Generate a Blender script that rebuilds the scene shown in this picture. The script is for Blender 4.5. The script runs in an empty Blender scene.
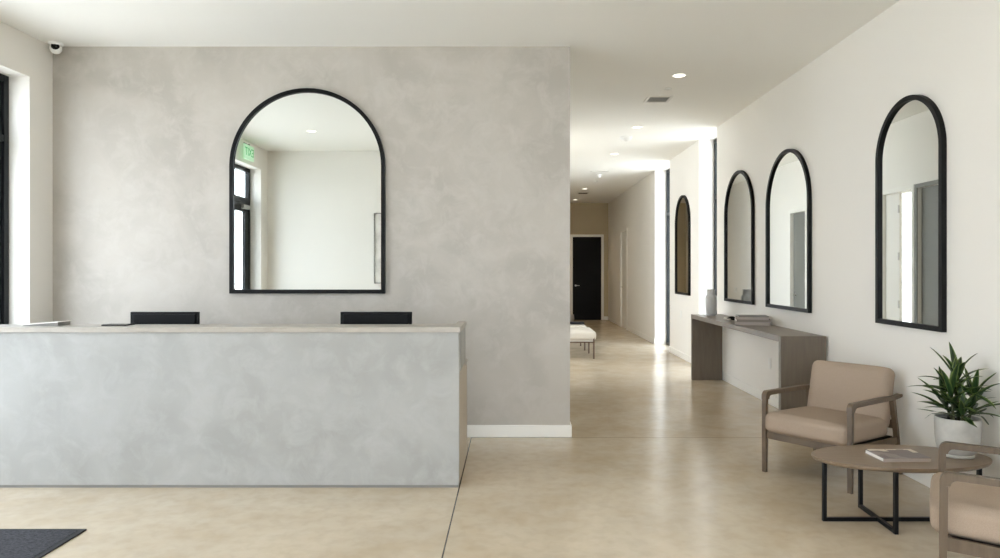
import bpy, bmesh, math, random
from mathutils import Vector, Matrix, Euler
random.seed(7)
PI = math.pi
S = bpy.context.scene
COL = S.collection

# ------------------------------------------------------------------ materials
def srgb(r, g, b):
    f = lambda c: (c/255/12.92) if c/255 <= .04045 else ((c/255+.055)/1.055)**2.4
    return (f(r), f(g), f(b), 1)

def mat(name, col, rough=.5, metal=0, spec=.5, coat=0, bump=None, mottle=None, emit=None):
    """mottle = (colour2, scale, low, high[, stretch]); bump = (scale, strength, distance)"""
    m = bpy.data.materials.new(name); m.use_nodes = True
    nt = m.node_tree; N = nt.nodes; L = nt.links
    b = N['Principled BSDF']
    b.inputs['Base Color'].default_value = col
    b.inputs['Roughness'].default_value = rough
    b.inputs['Metallic'].default_value = metal
    b.inputs['Specular IOR Level'].default_value = spec
    b.inputs['Coat Weight'].default_value = coat
    if emit:
        b.inputs['Emission Color'].default_value = emit[0]
        b.inputs['Emission Strength'].default_value = emit[1]
    co = None
    if mottle or bump:
        co = N.new('ShaderNodeTexCoord')
    if mottle:
        mp = N.new('ShaderNodeMapping')
        if len(mottle) > 4: mp.inputs['Scale'].default_value = mottle[4]
        L.new(co.outputs['Object'], mp.inputs['Vector'])
        n = N.new('ShaderNodeTexNoise'); n.inputs['Scale'].default_value = mottle[1]
        n.inputs['Detail'].default_value = 6; n.inputs['Roughness'].default_value = .6
        L.new(mp.outputs[0], n.inputs['Vector'])
        r = N.new('ShaderNodeMapRange'); r.inputs[1].default_value = mottle[2]; r.inputs[2].default_value = mottle[3]
        L.new(n.outputs['Fac'], r.inputs[0])
        mx = N.new('ShaderNodeMix'); mx.data_type = 'RGBA'
        mx.inputs[6].default_value = col; mx.inputs[7].default_value = mottle[0]
        L.new(r.outputs[0], mx.inputs[0]); L.new(mx.outputs[2], b.inputs['Base Color'])
    if bump:
        n2 = N.new('ShaderNodeTexNoise'); n2.inputs['Scale'].default_value = bump[0]; n2.inputs['Detail'].default_value = 4
        L.new(co.outputs['Object'], n2.inputs['Vector'])
        bp = N.new('ShaderNodeBump'); bp.inputs['Strength'].default_value = bump[1]; bp.inputs['Distance'].default_value = bump[2]
        L.new(n2.outputs['Fac'], bp.inputs['Height']); L.new(bp.outputs[0], b.inputs['Normal'])
    return m

M = {}
M['paint'] = mat('wall_paint', srgb(236, 233, 227), .55, bump=(60, .05, .002))
M['ceil'] = mat('ceiling_paint', srgb(240, 239, 234), .8)
M['base'] = mat('baseboard_paint', srgb(238, 236, 230), .4)
M['black'] = mat('black_frame', srgb(8, 8, 8), .5, spec=.2)
M['winframe'] = mat('dark_aluminium', srgb(26, 29, 31), .45, spec=.3)
M['mirror'] = mat('mirror_glass', (.77, .79, .77, 1), .01, metal=1)
M['counter'] = mat('counter_stone', srgb(172, 165, 155), .35, mottle=(srgb(162, 155, 145), 6, .4, .65))
M['toe'] = mat('toe_kick', srgb(128, 126, 122), .5)
M['laminate'] = mat('pale_laminate', srgb(190, 178, 161), .45, mottle=(srgb(182, 170, 152), 5, .4, .7, (8, 8, 1)))
M['plastic'] = mat('black_plastic', srgb(8, 9, 10), .5, spec=.2)
M['screen'] = mat('screen_glass', srgb(8, 8, 9), .12)
M['wood'] = mat('taupe_oak', srgb(101, 85, 67), .42, mottle=(srgb(86, 71, 55), 9, .35, .7, (1, 6, 1)))
M['tabletop'] = mat('taupe_table_veneer', srgb(132, 113, 92), .33, mottle=(srgb(120, 101, 81), 7, .35, .7, (1, 8, 1)))
M['console'] = mat('console_veneer', srgb(108, 97, 84), .42, mottle=(srgb(97, 86, 74), 6, .35, .7, (6, 6, .6)))
M['consoletop'] = mat('console_top_veneer', srgb(122, 111, 98), .36, mottle=(srgb(112, 101, 88), 6, .35, .7, (6, .6, 6)))
M['fabric'] = mat('beige_fabric', srgb(168, 150, 133), .95, spec=.15, bump=(420, .25, .002), mottle=(srgb(158, 140, 123), 300, .4, .6))
M['cream'] = mat('cream_fabric', srgb(206, 199, 187), .95, spec=.15, bump=(300, .2, .002))
M['gapdark'] = mat('bench_gap_dark', srgb(38, 38, 44), .95)  # dark tone painted for the shaded gap between the hall benches
M['bronze'] = mat('bronze_metal', srgb(88, 68, 52), .4, metal=.6)
M['blackmetal'] = mat('black_metal', srgb(18, 18, 19), .4, metal=.5)
M['white'] = mat('white_plastic', srgb(236, 236, 233), .4)
M['ceramic'] = mat('grey_ceramic', srgb(196, 196, 194), .4, bump=(30, .1, .002))
M['pot'] = mat('pale_concrete_pot', srgb(186, 183, 176), .6, mottle=(srgb(172, 168, 160), 12, .4, .7), bump=(80, .15, .002))
M['soil'] = mat('soil', srgb(30, 24, 20), .95, bump=(90, .8, .01))
M['stem'] = mat('plant_stem', srgb(72, 74, 48), .7)
M['doorblack'] = mat('door_black', srgb(12, 11, 11), .5, spec=.15)
M['doorgrey'] = mat('door_grey', srgb(128, 128, 124), .45)
M['doorwhite'] = mat('door_white', srgb(232, 230, 224), .45)
M['steel'] = mat('brushed_steel', srgb(190, 188, 182), .3, metal=1)
M['paper'] = mat('page_paper', srgb(236, 232, 224), .8)
M['cover1'] = mat('book_cover_taupe', srgb(128, 116, 106), .45)
M['cover2'] = mat('book_cover_grey', srgb(112, 106, 102), .45)
M['cover3'] = mat('book_cover_mauve', srgb(166, 154, 144), .45)
M['exitgreen'] = mat('exit_green', srgb(50, 170, 90), .4, emit=(srgb(60, 200, 110), .3))
M['exitwhite'] = mat('exit_white', srgb(200, 235, 205), .4, emit=(srgb(190, 240, 205), .3))
M['lens'] = mat('lamp_lens', srgb(255, 250, 238), .4, emit=((1, .93, .8, 1), 2.2))
M['ventdark'] = mat('vent_dark', srgb(70, 68, 64), .6)
M['ventmetal'] = mat('vent_metal', srgb(222, 220, 214), .5)
M['hallend'] = mat('hall_end_paint', srgb(188, 173, 143), .6)
M['mat'] = mat('entrance_carpet', srgb(88, 88, 92), .98, spec=.1, bump=(260, .9, .006), mottle=(srgb(56, 56, 60), 60, .38, .62, (1, 4, 1)))
M['rubber'] = mat('rubber_edge', srgb(28, 28, 30), .7)
M['ground'] = mat('outside_paving', srgb(205, 203, 198), .9, mottle=(srgb(190, 188, 182), 2, .4, .6))
M['canvas'] = mat('print_paper', srgb(232, 230, 225), .8, mottle=(srgb(205, 202, 196), 3, .4, .6))
M['silver'] = mat('silver_frame', srgb(150, 148, 144), .4, metal=.5)
M['shrub'] = mat('shrub_leaf', srgb(84, 110, 62), .7)

def glass():
    m = bpy.data.materials.new('window_glass'); m.use_nodes = True
    nt = m.node_tree; nt.nodes.clear()
    o = nt.nodes.new('ShaderNodeOutputMaterial'); t = nt.nodes.new('ShaderNodeBsdfTransparent')
    t.inputs[0].default_value = (.97, .98, .975, 1)
    g = nt.nodes.new('ShaderNodeBsdfGlossy'); g.inputs['Roughness'].default_value = .02
    lw = nt.nodes.new('ShaderNodeLayerWeight'); lw.inputs[0].default_value = .5
    pw = nt.nodes.new('ShaderNodeMath'); pw.operation = 'POWER'; pw.inputs[1].default_value = 5; nt.links.new(lw.outputs['Facing'], pw.inputs[0])
    fr = nt.nodes.new('ShaderNodeMath'); fr.operation = 'MULTIPLY_ADD'; fr.inputs[1].default_value = .6; fr.inputs[2].default_value = .03; nt.links.new(pw.outputs[0], fr.inputs[0])
    mx = nt.nodes.new('ShaderNodeMixShader')
    nt.links.new(fr.outputs[0], mx.inputs[0]); nt.links.new(t.outputs[0], mx.inputs[1]); nt.links.new(g.outputs[0], mx.inputs[2])
    nt.links.new(mx.outputs[0], o.inputs[0])
    return m
M['glass'] = glass()

def plaster(name, c1, c2, c3, scale=1.0):
    m = bpy.data.materials.new(name); m.use_nodes = True
    nt = m.node_tree; N = nt.nodes; L = nt.links; b = N['Principled BSDF']
    b.inputs['Roughness'].default_value = .5
    co = N.new('ShaderNodeTexCoord')
    n1 = N.new('ShaderNodeTexNoise'); n1.inputs['Scale'].default_value = 1.5*scale; n1.inputs['Detail'].default_value = 5; n1.inputs['Distortion'].default_value = .9
    n2 = N.new('ShaderNodeTexNoise'); n2.inputs['Scale'].default_value = 6*scale; n2.inputs['Detail'].default_value = 8; n2.inputs['Roughness'].default_value = .65; n2.inputs['Distortion'].default_value = .5
    n3 = N.new('ShaderNodeTexNoise'); n3.inputs['Scale'].default_value = 22*scale; n3.inputs['Detail'].default_value = 3
    for n in (n1, n2, n3): L.new(co.outputs['Object'], n.inputs['Vector'])
    r1 = N.new('ShaderNodeMapRange'); r1.inputs[1].default_value = .38; r1.inputs[2].default_value = .62
    r2 = N.new('ShaderNodeMapRange'); r2.inputs[1].default_value = .46; r2.inputs[2].default_value = .68; r2.inputs[4].default_value = .75
    r3 = N.new('ShaderNodeMapRange'); r3.inputs[1].default_value = .70; r3.inputs[2].default_value = .76; r3.inputs[4].default_value = .35
    L.new(n1.outputs[0], r1.inputs[0]); L.new(n2.outputs[0], r2.inputs[0]); L.new(n3.outputs[0], r3.inputs[0])
    m1 = N.new('ShaderNodeMix'); m1.data_type = 'RGBA'; m1.inputs[6].default_value = c1; m1.inputs[7].default_value = c2
    m2 = N.new('ShaderNodeMix'); m2.data_type = 'RGBA'; m2.inputs[7].default_value = c3
    m3 = N.new('ShaderNodeMix'); m3.data_type = 'RGBA'; m3.inputs[7].default_value = c2
    L.new(r1.outputs[0], m1.inputs[0]); L.new(m1.outputs[2], m2.inputs[6]); L.new(r2.outputs[0], m2.inputs[0])
    L.new(m2.outputs[2], m3.inputs[6]); L.new(r3.outputs[0], m3.inputs[0]); L.new(m3.outputs[2], b.inputs['Base Color'])
    bp = N.new('ShaderNodeBump'); bp.inputs['Strength'].default_value = .12; bp.inputs['Distance'].default_value = .01
    L.new(n2.outputs[0], bp.inputs['Height']); L.new(bp.outputs[0], b.inputs['Normal'])
    return m
M['plaster'] = plaster('microcement_wall', srgb(183, 177, 168), srgb(171, 165, 156), srgb(188, 183, 175))
M['deskcem'] = plaster('microcement_desk', srgb(165, 165, 162), srgb(154, 154, 150), srgb(171, 171, 169))

def floor_mat():
    m = bpy.data.materials.new('polished_concrete'); m.use_nodes = True
    nt = m.node_tree; N = nt.nodes; L = nt.links; b = N['Principled BSDF']
    co = N.new('ShaderNodeTexCoord')
    def noise(s, d, dist=0):
        n = N.new('ShaderNodeTexNoise'); n.inputs['Scale'].default_value = s; n.inputs['Detail'].default_value = d
        n.inputs['Distortion'].default_value = dist; L.new(co.outputs['Object'], n.inputs['Vector']); return n
    def rng(src, a, c, lo=0, hi=1):
        r = N.new('ShaderNodeMapRange'); r.inputs[1].default_value = a; r.inputs[2].default_value = c
        r.inputs[3].default_value = lo; r.inputs[4].default_value = hi; L.new(src, r.inputs[0]); return r.outputs[0]
    def mix(f, a, c):
        x = N.new('ShaderNodeMix'); x.data_type = 'RGBA'; L.new(f, x.inputs[0])
        for i, v in ((6, a), (7, c)):
            if isinstance(v, tuple): x.inputs[i].default_value = v
            else: L.new(v, x.inputs[i])
        return x.outputs[2]
    n1 = noise(1.1, 6, .6); n2 = noise(4, 3, .2); n3 = noise(13, 5, .4)
    c = mix(rng(n1.outputs[0], .32, .68), srgb(207, 191, 167), srgb(188, 170, 143))
    c = mix(rng(n2.outputs[0], .35, .7, 0, .4), c, srgb(204, 193, 175))
    c = mix(rng(n3.outputs[0], .42, .72, 0, .22), c, srgb(160, 143, 118))
    sp = N.new('ShaderNodeSeparateXYZ'); L.new(co.outputs['Object'], sp.inputs[0])
    def line(sock, at, other, lo, hi, w):
        a = N.new('ShaderNodeMath'); a.operation = 'SUBTRACT'; L.new(sock, a.inputs[0]); a.inputs[1].default_value = at
        ab = N.new('ShaderNodeMath'); ab.operation = 'ABSOLUTE'; L.new(a.outputs[0], ab.inputs[0])
        lt = N.new('ShaderNodeMath'); lt.operation = 'LESS_THAN'; L.new(ab.outputs[0], lt.inputs[0]); lt.inputs[1].default_value = w
        return lt.outputs[0]
    l1 = line(sp.outputs[0], -.352, None, 0, 0, .0042); l2 = line(sp.outputs[1], 6.06, None, 0, 0, .0065)
    l3 = line(sp.outputs[1], 11.0, None, 0, 0, .005)
    lim = N.new('ShaderNodeMath'); lim.operation = 'LESS_THAN'; L.new(sp.outputs[1], lim.inputs[0]); lim.inputs[1].default_value = 6.07
    l1b = N.new('ShaderNodeMath'); l1b.operation = 'MULTIPLY'; L.new(l1, l1b.inputs[0]); L.new(lim.outputs[0], l1b.inputs[1])
    mxx = N.new('ShaderNodeMath'); mxx.operation = 'MAXIMUM'; L.new(l1b.outputs[0], mxx.inputs[0])
    hf = N.new('ShaderNodeMath'); hf.operation = 'MULTIPLY'; L.new(l2, hf.inputs[0]); hf.inputs[1].default_value = .5
    L.new(hf.outputs[0], mxx.inputs[1])
    c = mix(mxx.outputs[0], c, srgb(70, 62, 52))
    L.new(c, b.inputs['Base Color'])
    L.new(rng(n2.outputs[0], .3, .75, .16, .26), b.inputs['Roughness'])
    b.inputs['Specular IOR Level'].default_value = .6
    bp = N.new('ShaderNodeBump'); bp.inputs['Strength'].default_value = .05; bp.inputs['Distance'].default_value = .01
    L.new(n1.outputs[0], bp.inputs['Height']); L.new(bp.outputs[0], b.inputs['Normal'])
    return m
M['floor'] = floor_mat()

def leaf_mat():
    m = bpy.data.materials.new('dracaena_leaf'); m.use_nodes = True
    nt = m.node_tree; N = nt.nodes; L = nt.links; b = N['Principled BSDF']
    b.inputs['Roughness'].default_value = .35
    uv = N.new('ShaderNodeUVMap'); uv.uv_map = 'UVMap'
    sp = N.new('ShaderNodeSeparateXYZ'); L.new(uv.outputs[0], sp.inputs[0])
    r = N.new('ShaderNodeMapRange'); r.inputs[1].default_value = .25; r.inputs[2].default_value = .5
    a = N.new('ShaderNodeMath'); a.operation = 'SUBTRACT'; a.inputs[1].default_value = .5; L.new(sp.outputs[0], a.inputs[0])
    ab = N.new('ShaderNodeMath'); ab.operation = 'ABSOLUTE'; L.new(a.outputs[0], ab.inputs[0]); L.new(ab.outputs[0], r.inputs[0])
    ml = N.new('ShaderNodeMath'); ml.operation = 'MULTIPLY'; L.new(r.outputs[0], ml.inputs[0]); L.new(sp.outputs[1], ml.inputs[1])
    mx = N.new('ShaderNodeMix'); mx.data_type = 'RGBA'; mx.inputs[6].default_value = srgb(34, 58, 28); mx.inputs[7].default_value = srgb(140, 160, 78)
    L.new(ml.outputs[0], mx.inputs[0]); L.new(mx.outputs[2], b.inputs['Base Color'])
    return m
M['leaf'] = leaf_mat()

# ------------------------------------------------------------------ helpers
def obj(name, bm, material, parent=None, smooth=False, loc=None):
    bmesh.ops.recalc_face_normals(bm, faces=bm.faces)
    me = bpy.data.meshes.new(name); bm.to_mesh(me); bm.free()
    for mm in (material if isinstance(material, (list, tuple)) else [material]): me.materials.append(mm)
    if smooth:
        for p in me.polygons: p.use_smooth = True
        try: me.set_sharp_from_angle(angle=math.radians(38))
        except Exception: pass
    o = bpy.data.objects.new(name, me); COL.objects.link(o)
    if parent: o.parent = parent
    if loc: o.location = loc
    return o

def tag(o, label, cat, group=None, kind=None):
    o['label'] = label; o['category'] = cat
    if group: o['group'] = group
    if kind: o['kind'] = kind
    return o

def thing(name, label, cat, loc=(0, 0, 0), rotz=0, group=None):
    o = bpy.data.objects.new(name, None); COL.objects.link(o); o.empty_display_size = .1
    o.location = loc; o.rotation_euler = (0, 0, rotz)
    return tag(o, label, cat, group)

def structure(name, bm, m, **k):
    o = obj(name, bm, m, **k); o['kind'] = 'structure'; return o

def sroot(name, loc=(0, 0, 0)):
    o = bpy.data.objects.new(name, None); COL.objects.link(o); o.location = loc; o['kind'] = 'structure'; return o

def dup(root, label=None, loc=None, rotz=None, group=None):
    r = root.copy(); COL.objects.link(r)
    if loc is not None: r.location = loc
    if rotz is not None: r.rotation_euler = (0, 0, rotz)
    if label: r['label'] = label
    if group: r['group'] = group
    for ch in list(root.children):
        c = ch.copy(); COL.objects.link(c); c.parent = r
        for g in ch.children:
            d = g.copy(); COL.objects.link(d); d.parent = c
    return r

def BM(): return bmesh.new()

def box(bm, x0, x1, y0, y1, z0, z1, bev=0, seg=2, mtx=None):
    r = bmesh.ops.create_cube(bm, size=1)
    vs = r['verts']
    for v in vs:
        v.co = Vector((x0+(v.co.x+.5)*(x1-x0), y0+(v.co.y+.5)*(y1-y0), z0+(v.co.z+.5)*(z1-z0)))
    if bev:
        es = list({e for v in vs for e in v.link_edges})
        q = bmesh.ops.bevel(bm, geom=es, offset=bev, segments=seg, affect='EDGES', profile=.5)
        vs = list({v for v in q['verts']} | {v for v in vs if v.is_valid})
    if mtx is not None:
        for v in vs: v.co = mtx @ v.co
    return bm

def cyl(bm, r0, r1, z0, z1, seg=24, c=(0, 0), mtx=None):
    m = Matrix.Translation((c[0], c[1], (z0+z1)/2))
    if mtx is not None: m = mtx @ m
    bmesh.ops.create_cone(bm, cap_ends=True, segments=seg, radius1=r0, radius2=r1, depth=z1-z0, matrix=m)
    return bm

def lathe(bm, prof, seg=40, c=(0, 0, 0), close=False):
    rings = []
    for r, z in prof:
        rings.append([bm.verts.new((c[0]+r*math.cos(2*PI*i/seg), c[1]+r*math.sin(2*PI*i/seg), c[2]+z)) for i in range(seg)])
    for a, b in zip(rings, rings[1:]):
        for i in range(seg):
            j = (i+1) % seg
            bm.faces.new((a[i], a[j], b[j], b[i]))
    bm.faces.new(rings[0][::-1]); bm.faces.new(rings[-1])
    return bm

def prism(bm, pts, axis, a, b):
    """extrude a 2D outline; axis = 'x': pts are (y,z) ; 'y': (x,z); 'z': (x,y)"""
    def P(p, t):
        return {'x': (t, p[0], p[1]), 'y': (p[0], t, p[1]), 'z': (p[0], p[1], t)}[axis]
    A = [bm.verts.new(P(p, a)) for p in pts]; B = [bm.verts.new(P(p, b)) for p in pts]
    n = len(pts)
    bm.faces.new(A); bm.faces.new(B[::-1])
    for i in range(n): bm.faces.new((A[i], B[i], B[(i+1) % n], A[(i+1) % n]))
    return bm

def bevel_all(bm, off, seg=2, ang=25):
    es = [e for e in bm.edges if len(e.link_faces) == 2 and e.calc_face_angle(0) > math.radians(ang)]
    bmesh.ops.bevel(bm, geom=es, offset=off, segments=seg, affect='EDGES', profile=.5)
    return bm

def cushion(bm, sx, sy, sz, rad=.035, bulge=.015, n=14, mtx=None):
    """rounded, slightly puffed box centred on the origin"""
    b2 = bmesh.new(); bmesh.ops.create_cube(b2, size=2)
    bmesh.ops.subdivide_edges(b2, edges=b2.edges[:], cuts=n, use_grid_fill=True)
    h = Vector((sx/2, sy/2, sz/2))
    def warp(t, hh):   # push samples towards the corners for round edges
        return math.copysign(abs(t)**.75, t)*hh
    for v in b2.verts:
        u = v.co.copy()
        p = Vector((warp(u.x, h.x), warp(u.y, h.y), warp(u.z, h.z)))
        r = min(rad, *(h*.98))
        inner = Vector([max(-(h[i]-r), min(h[i]-r, p[i])) for i in range(3)])
        d = p-inner
        if d.length > 1e-9: p = inner+d.normalized()*r
        fx, fy, fz = (1-u.x**2), (1-u.y**2), (1-u.z**2)
        p.z += math.copysign(bulge*(fx*fy)**.6, u.z) if abs(u.z) > .2 else 0
        p.y += math.copysign(bulge*.6*max(fx*fz, 0)**.6, u.y) if abs(u.y) > .5 else 0
        v.co = p if mtx is None else mtx @ p
    me = bpy.data.meshes.new('tmp'); b2.to_mesh(me); b2.free(); bm.from_mesh(me); bpy.data.meshes.remove(me)
    return bm

def arch(w, h, n=36, cx=0):
    """outline (x,z) of an arched mirror, base at z=0"""
    r = w/2; pts = [(cx-r, 0), (cx+r, 0)]
    for i in range(n+1):
        a = PI*i/n; pts.append((cx+r*math.cos(a), h-r+r*math.sin(a)))
    return pts

def ring(bm, outer, inner, d0, d1):
    """frame between two outlines in local XZ, depth in y from d0 to d1"""
    n = len(outer)
    V = [[bm.verts.new((p[0], d, p[1])) for p in o] for o, d in ((outer, d0), (inner, d0), (inner, d1), (outer, d1))]
    for k in range(4):
        a, b = V[k], V[(k+1) % 4]
        for i in range(n):
            j = (i+1) % n
            bm.faces.new((a[i], a[j], b[j], b[i]))
    return bm

# ------------------------------------------------------------------ the shell
H = 3.39
XR, XL, YB = 2.79, -3.99, 6.08
XH = .504
bm = box(BM(), -4.3, 3.15, -3.2, 20.6, -.12, 0); structure('floor', bm, M['floor'])
bm = box(BM(), -4.3, 3.15, -3.2, 20.6, H, H+.25); structure('ceiling', bm, M['ceil'])
bm = box(BM(), -90, 90, -70, 90, -.4, -.16); structure('ground_outside', bm, M['ground'])
bm = box(BM(), XL, XH, YB, YB+.2, 0, H); structure('wall_back', bm, M['plaster'])

def wall_y(name, x0, x1, y0, y1, opens, m=M['paint']):
    bm = BM(); y = y0
    for (a, b, z0, z1) in sorted(opens):
        if a > y: box(bm, x0, x1, y, a, 0, H)
        if z0 > 0: box(bm, x0, x1, a, b, 0, z0)
        if z1 < H: box(bm, x0, x1, a, b, z1, H)
        y = b
    if y < y1: box(bm, x0, x1, y, y1, 0, H)
    return structure(name, bm, m)

W1, W2 = (9.53, 10.44), (12.38, 13.66)
RD = (17.0, 17.9)
wall_y('wall_right', XR, XR+.3, -3.2, 20.6, [(W1[0], W1[1], 0, H), (W2[0], W2[1], 0, H), (RD[0], RD[1], 0, 2.4)])
LW = (1.0, 5.79); LT = 3.05
wall_y('wall_left', XL-.24, XL, -3.2, YB+.2, [(LW[0], LW[1], 0, LT)])
DA, DG, DM = (8.82, 9.5), (7.82, 8.70), (12.02, 12.66)
wall_y('wall_hall_left', XH-.2, XH, YB+.2, 20.6, [(DA[0], DA[1], 0, 2.47), (9.8, 11.88, 0, H), (DG[0], DG[1], 0, 2.47), (DM[0], DM[1], 0, 2.47)])
ED = (1.76, 2.59)
bm = BM(); box(bm, XH, ED[0], 20.3, 20.6, 0, H); box(bm, ED[1], XR, 20.3, 20.6, 0, H); box(bm, ED[0], ED[1], 20.3, 20.6, 2.41, H)
box(bm, ED[0], ED[1], 20.4, 20.6, 0, 2.41)
structure('wall_hall_end', bm, M['hallend'])
bm = box(BM(), XL, -1.75, .5, .7, 0, H); structure('wall_rear', bm, M['paint'])
bm = box(BM(), -1.95, -1.75, -3.2, .5, 0, H); structure('wall_entry_left', bm, M['paint'])
# side room seen in the near mirror
bm = BM(); box(bm, -2.6, -2.4, 7.3, 8.3, 0, H); box(bm, -2.4, XH-.2, 7.3, 7.5, 0, H); box(bm, -2.6, -2.4, 11.7, 12.1, 0, H)
box(bm, -2.4, -1.9, 11.9, 12.1, 0, H); box(bm, .1, XH-.2, 11.9, 12.1, 0, H)
structure('wall_side_room', bm, M['paint'])

# baseboards
def bb(name, *a): return structure(name, box(BM(), *a, bev=.004), M['base'])
bb('baseboard_back', XL, XH+.014, YB-.016, YB, 0, .105)
bb('baseboard_hall_left', XH, XH+.014, YB, DG[0]-.07, 0, .105)
bb('baseboard_right', XR-.014, XR, -3.0, W1[0], 0, .105)
bb('baseboard_right_middle', XR-.014, XR, W1[1], W2[0], 0, .105)
bb('baseboard_right_far', XR-.014, XR, W2[1], RD[0]-.07, 0, .105)
bb('baseboard_right_end', XR-.014, XR, RD[1]+.07, 20.3, 0, .105)
bb('baseboard_hall_end', ED[1]+.07, XR-.014, 20.286, 20.3, 0, .105)
bb('baseboard_hall_left_far', XH, XH+.014, DM[1]+.07, 20.3, 0, .105)
bb('baseboard_left', XL, XL+.014, LW[1], YB-.016, 0, .105)
bb('baseboard_rear', XL, -1.75, .7, .714, 0, .105)

# ------------------------------------------------------------------ windows
def glazing(name, x, ys, transoms, z1, side=1, fw=.055, fd=.06, z0=0.0, extra=None):
    """window in a wall that runs along y; ys = mullion centre lines, transoms = heights"""
    r = sroot(name)
    bm = BM()
    for i, y in enumerate(ys):
        a, b = y-fw/2, y+fw/2
        if i == 0: a, b = y, y+fw
        if i == len(ys)-1: a, b = y-fw, y
        box(bm, x-fd/2, x+fd/2, a, b, z0, z1, bev=.003)
    for z in [z0+fw/2]+list(transoms)+[z1-fw/2]:
        box(bm, x-fd/2+.004, x+fd/2-.004, ys[0]+.01, ys[-1]-.01, z-fw/2, z+fw/2)
    obj('window_frame', bm, M['winframe'], r)
    bm = BM()
    for a, b in zip(ys, ys[1:]): 
        box(bm, x-.004, x+.004, a+.02, b-.02, z0+.03, z1-.03)
    p = obj('window_pane', bm, M['glass'], r)
    return r

glazing('window_1', XL-.2, [2.14, 3.35, 4.56, LW[1]], [2.53], LT)
glazing('window_2', XR+.25, [W1[0], W1[1]], [2.53], H)
glazing('window_3', XR+.25, [W2[0], W2[1]], [2.53], H)

# sash frames give the left window its stepped edge
def sash(name, x, y0, y1, z0, z1, w, d, parent):
    bm = BM()
    box(bm, x-d/2, x+d/2, y0, y0+w, z0, z1); box(bm, x-d/2, x+d/2, y1-w, y1, z0, z1)
    box(bm, x-d/2, x+d/2, y0+w, y1-w, z0, z0+w); box(bm, x-d/2, x+d/2, y0+w, y1-w, z1-w, z1)
    return obj(name, bm, M['winframe'], parent)
w1 = bpy.data.objects['window_1']
for a, b in ((2.2, 3.32), (3.38, 4.53), (4.59, 5.735)):
    sash('window_sash', XL-.205, a, b, .056, 2.5, .045, .035, w1)
    sash('window_sash', XL-.205, a, b, 2.56, LT-.056, .045, .035, w1)
# glazed entrance door with transom light at the near end of the left window wall
d = sroot('door_1')
bm = BM(); X = XL-.2
box(bm, X-.03, X+.03, 1.0, 1.07, 0, LT); box(bm, X-.03, X+.03, 2.07, 2.14, 0, LT)
box(bm, X-.03, X+.03, 1.07, 2.07, 2.48, 2.58); box(bm, X-.03, X+.03, 1.07, 2.07, LT-.06, LT)
obj('door_frame', bm, M['winframe'], d)
bm = BM(); box(bm, X-.022, X+.022, 1.075, 1.2, .01, 2.475); box(bm, X-.022, X+.022, 1.94, 2.065, .01, 2.475)
box(bm, X-.022, X+.022, 1.2, 1.94, .01, .26); box(bm, X-.022, X+.022, 1.2, 1.94, 2.36, 2.475)
leaf = obj('door_leaf', bm, M['winframe'], d)
obj('door_pane', box(box(BM(), X-.004, X+.004, 1.19, 1.95, .25, 2.37), X-.004, X+.004, 1.06, 2.08, 2.57, LT-.05), M['glass'], d)
bm = BM(); cyl(bm, .012, .012, .95, 1.35, 12, (X+.07, 1.99)); box(bm, X+.02, X+.07, 1.983, 1.997, 1.0, 1.015); box(bm, X+.02, X+.07, 1.983, 1.997, 1.285, 1.3)
obj('pull_handle', bm, M['steel'], d)
obj('door_closer', box(BM(), X+.022, X+.075, 1.1, 1.36, 2.4, 2.46, bev=.006), M['steel'], d)

# storefront behind the camera
r = sroot('window_4'); bm = BM()
for x in (-1.72, -.25, 1.25, 2.76): box(bm, x-.03, x+.03, -3.08, -3.0, 0, H)
for z in (.03, 2.53, H-.03): box(bm, -1.74, 2.78, -3.075, -3.005, z-.03, z+.03)
obj('window_frame', bm, M['winframe'], r)
obj('window_pane', box(BM(), -1.74, 2.78, -3.044, -3.036, .05, H-.05), M['glass'], r)
# side room window
r = sroot('window_5'); bm = BM()
for x in (-1.87, -.9, .07): box(bm, x-.03, x+.03, 11.97, 12.03, 0, H)
for z in (.03, H-.03): box(bm, -1.89, .09, 11.972, 12.028, z-.03, z+.03)
obj('window_frame', bm, M['winframe'], r)
obj('window_pane', box(BM(), -1.88, .08, 11.996, 12.004, .04, H-.04), M['glass'], r)
glazing('window_6', -2.5, [8.3, 9.43, 10.56, 11.7], [2.53], H)

# ------------------------------------------------------------------ doors
def casing_y(x, s, y0, y1, z1, parent, w=.07, mm=None):
    """casing on a wall face at x (room on side s), around an opening in y"""
    a, b = sorted((x, x+s*.016)); bm = BM()
    box(bm, a, b, y0-w, y0, 0, z1+w, bev=.003); box(bm, a, b, y1, y1+w, 0, z1+w, bev=.003); box(bm, a, b, y0, y1, z1, z1+w, bev=.003)
    return obj('door_casing', bm, mm or M['base'], parent)

def lever(parent, at, along, out, m=M['steel']):
    """lever handle: rose, neck and lever. along/out are unit vectors"""
    at, al, ou = Vector(at), Vector(along), Vector(out); bm = BM()
    rot = Vector((0, 0, 1)).rotation_difference(ou).to_matrix().to_4x4()
    bmesh.ops.create_cone(bm, cap_ends=True, segments=20, radius1=.026, radius2=.026, depth=.01, matrix=Matrix.Translation(at+ou*.005) @ rot)
    bmesh.ops.create_cone(bm, cap_ends=True, segments=14, radius1=.009, radius2=.009, depth=.05, matrix=Matrix.Translation(at+ou*.03) @ rot)
    rot = Vector((0, 0, 1)).rotation_difference(al).to_matrix().to_4x4()
    bmesh.ops.create_cone(bm, cap_ends=True, segments=14, radius1=.009, radius2=.008, depth=.12, matrix=Matrix.Translation(at+ou*.05+al*.052) @ rot)
    return obj('door_handle', bm, m, parent, smooth=True)

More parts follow.
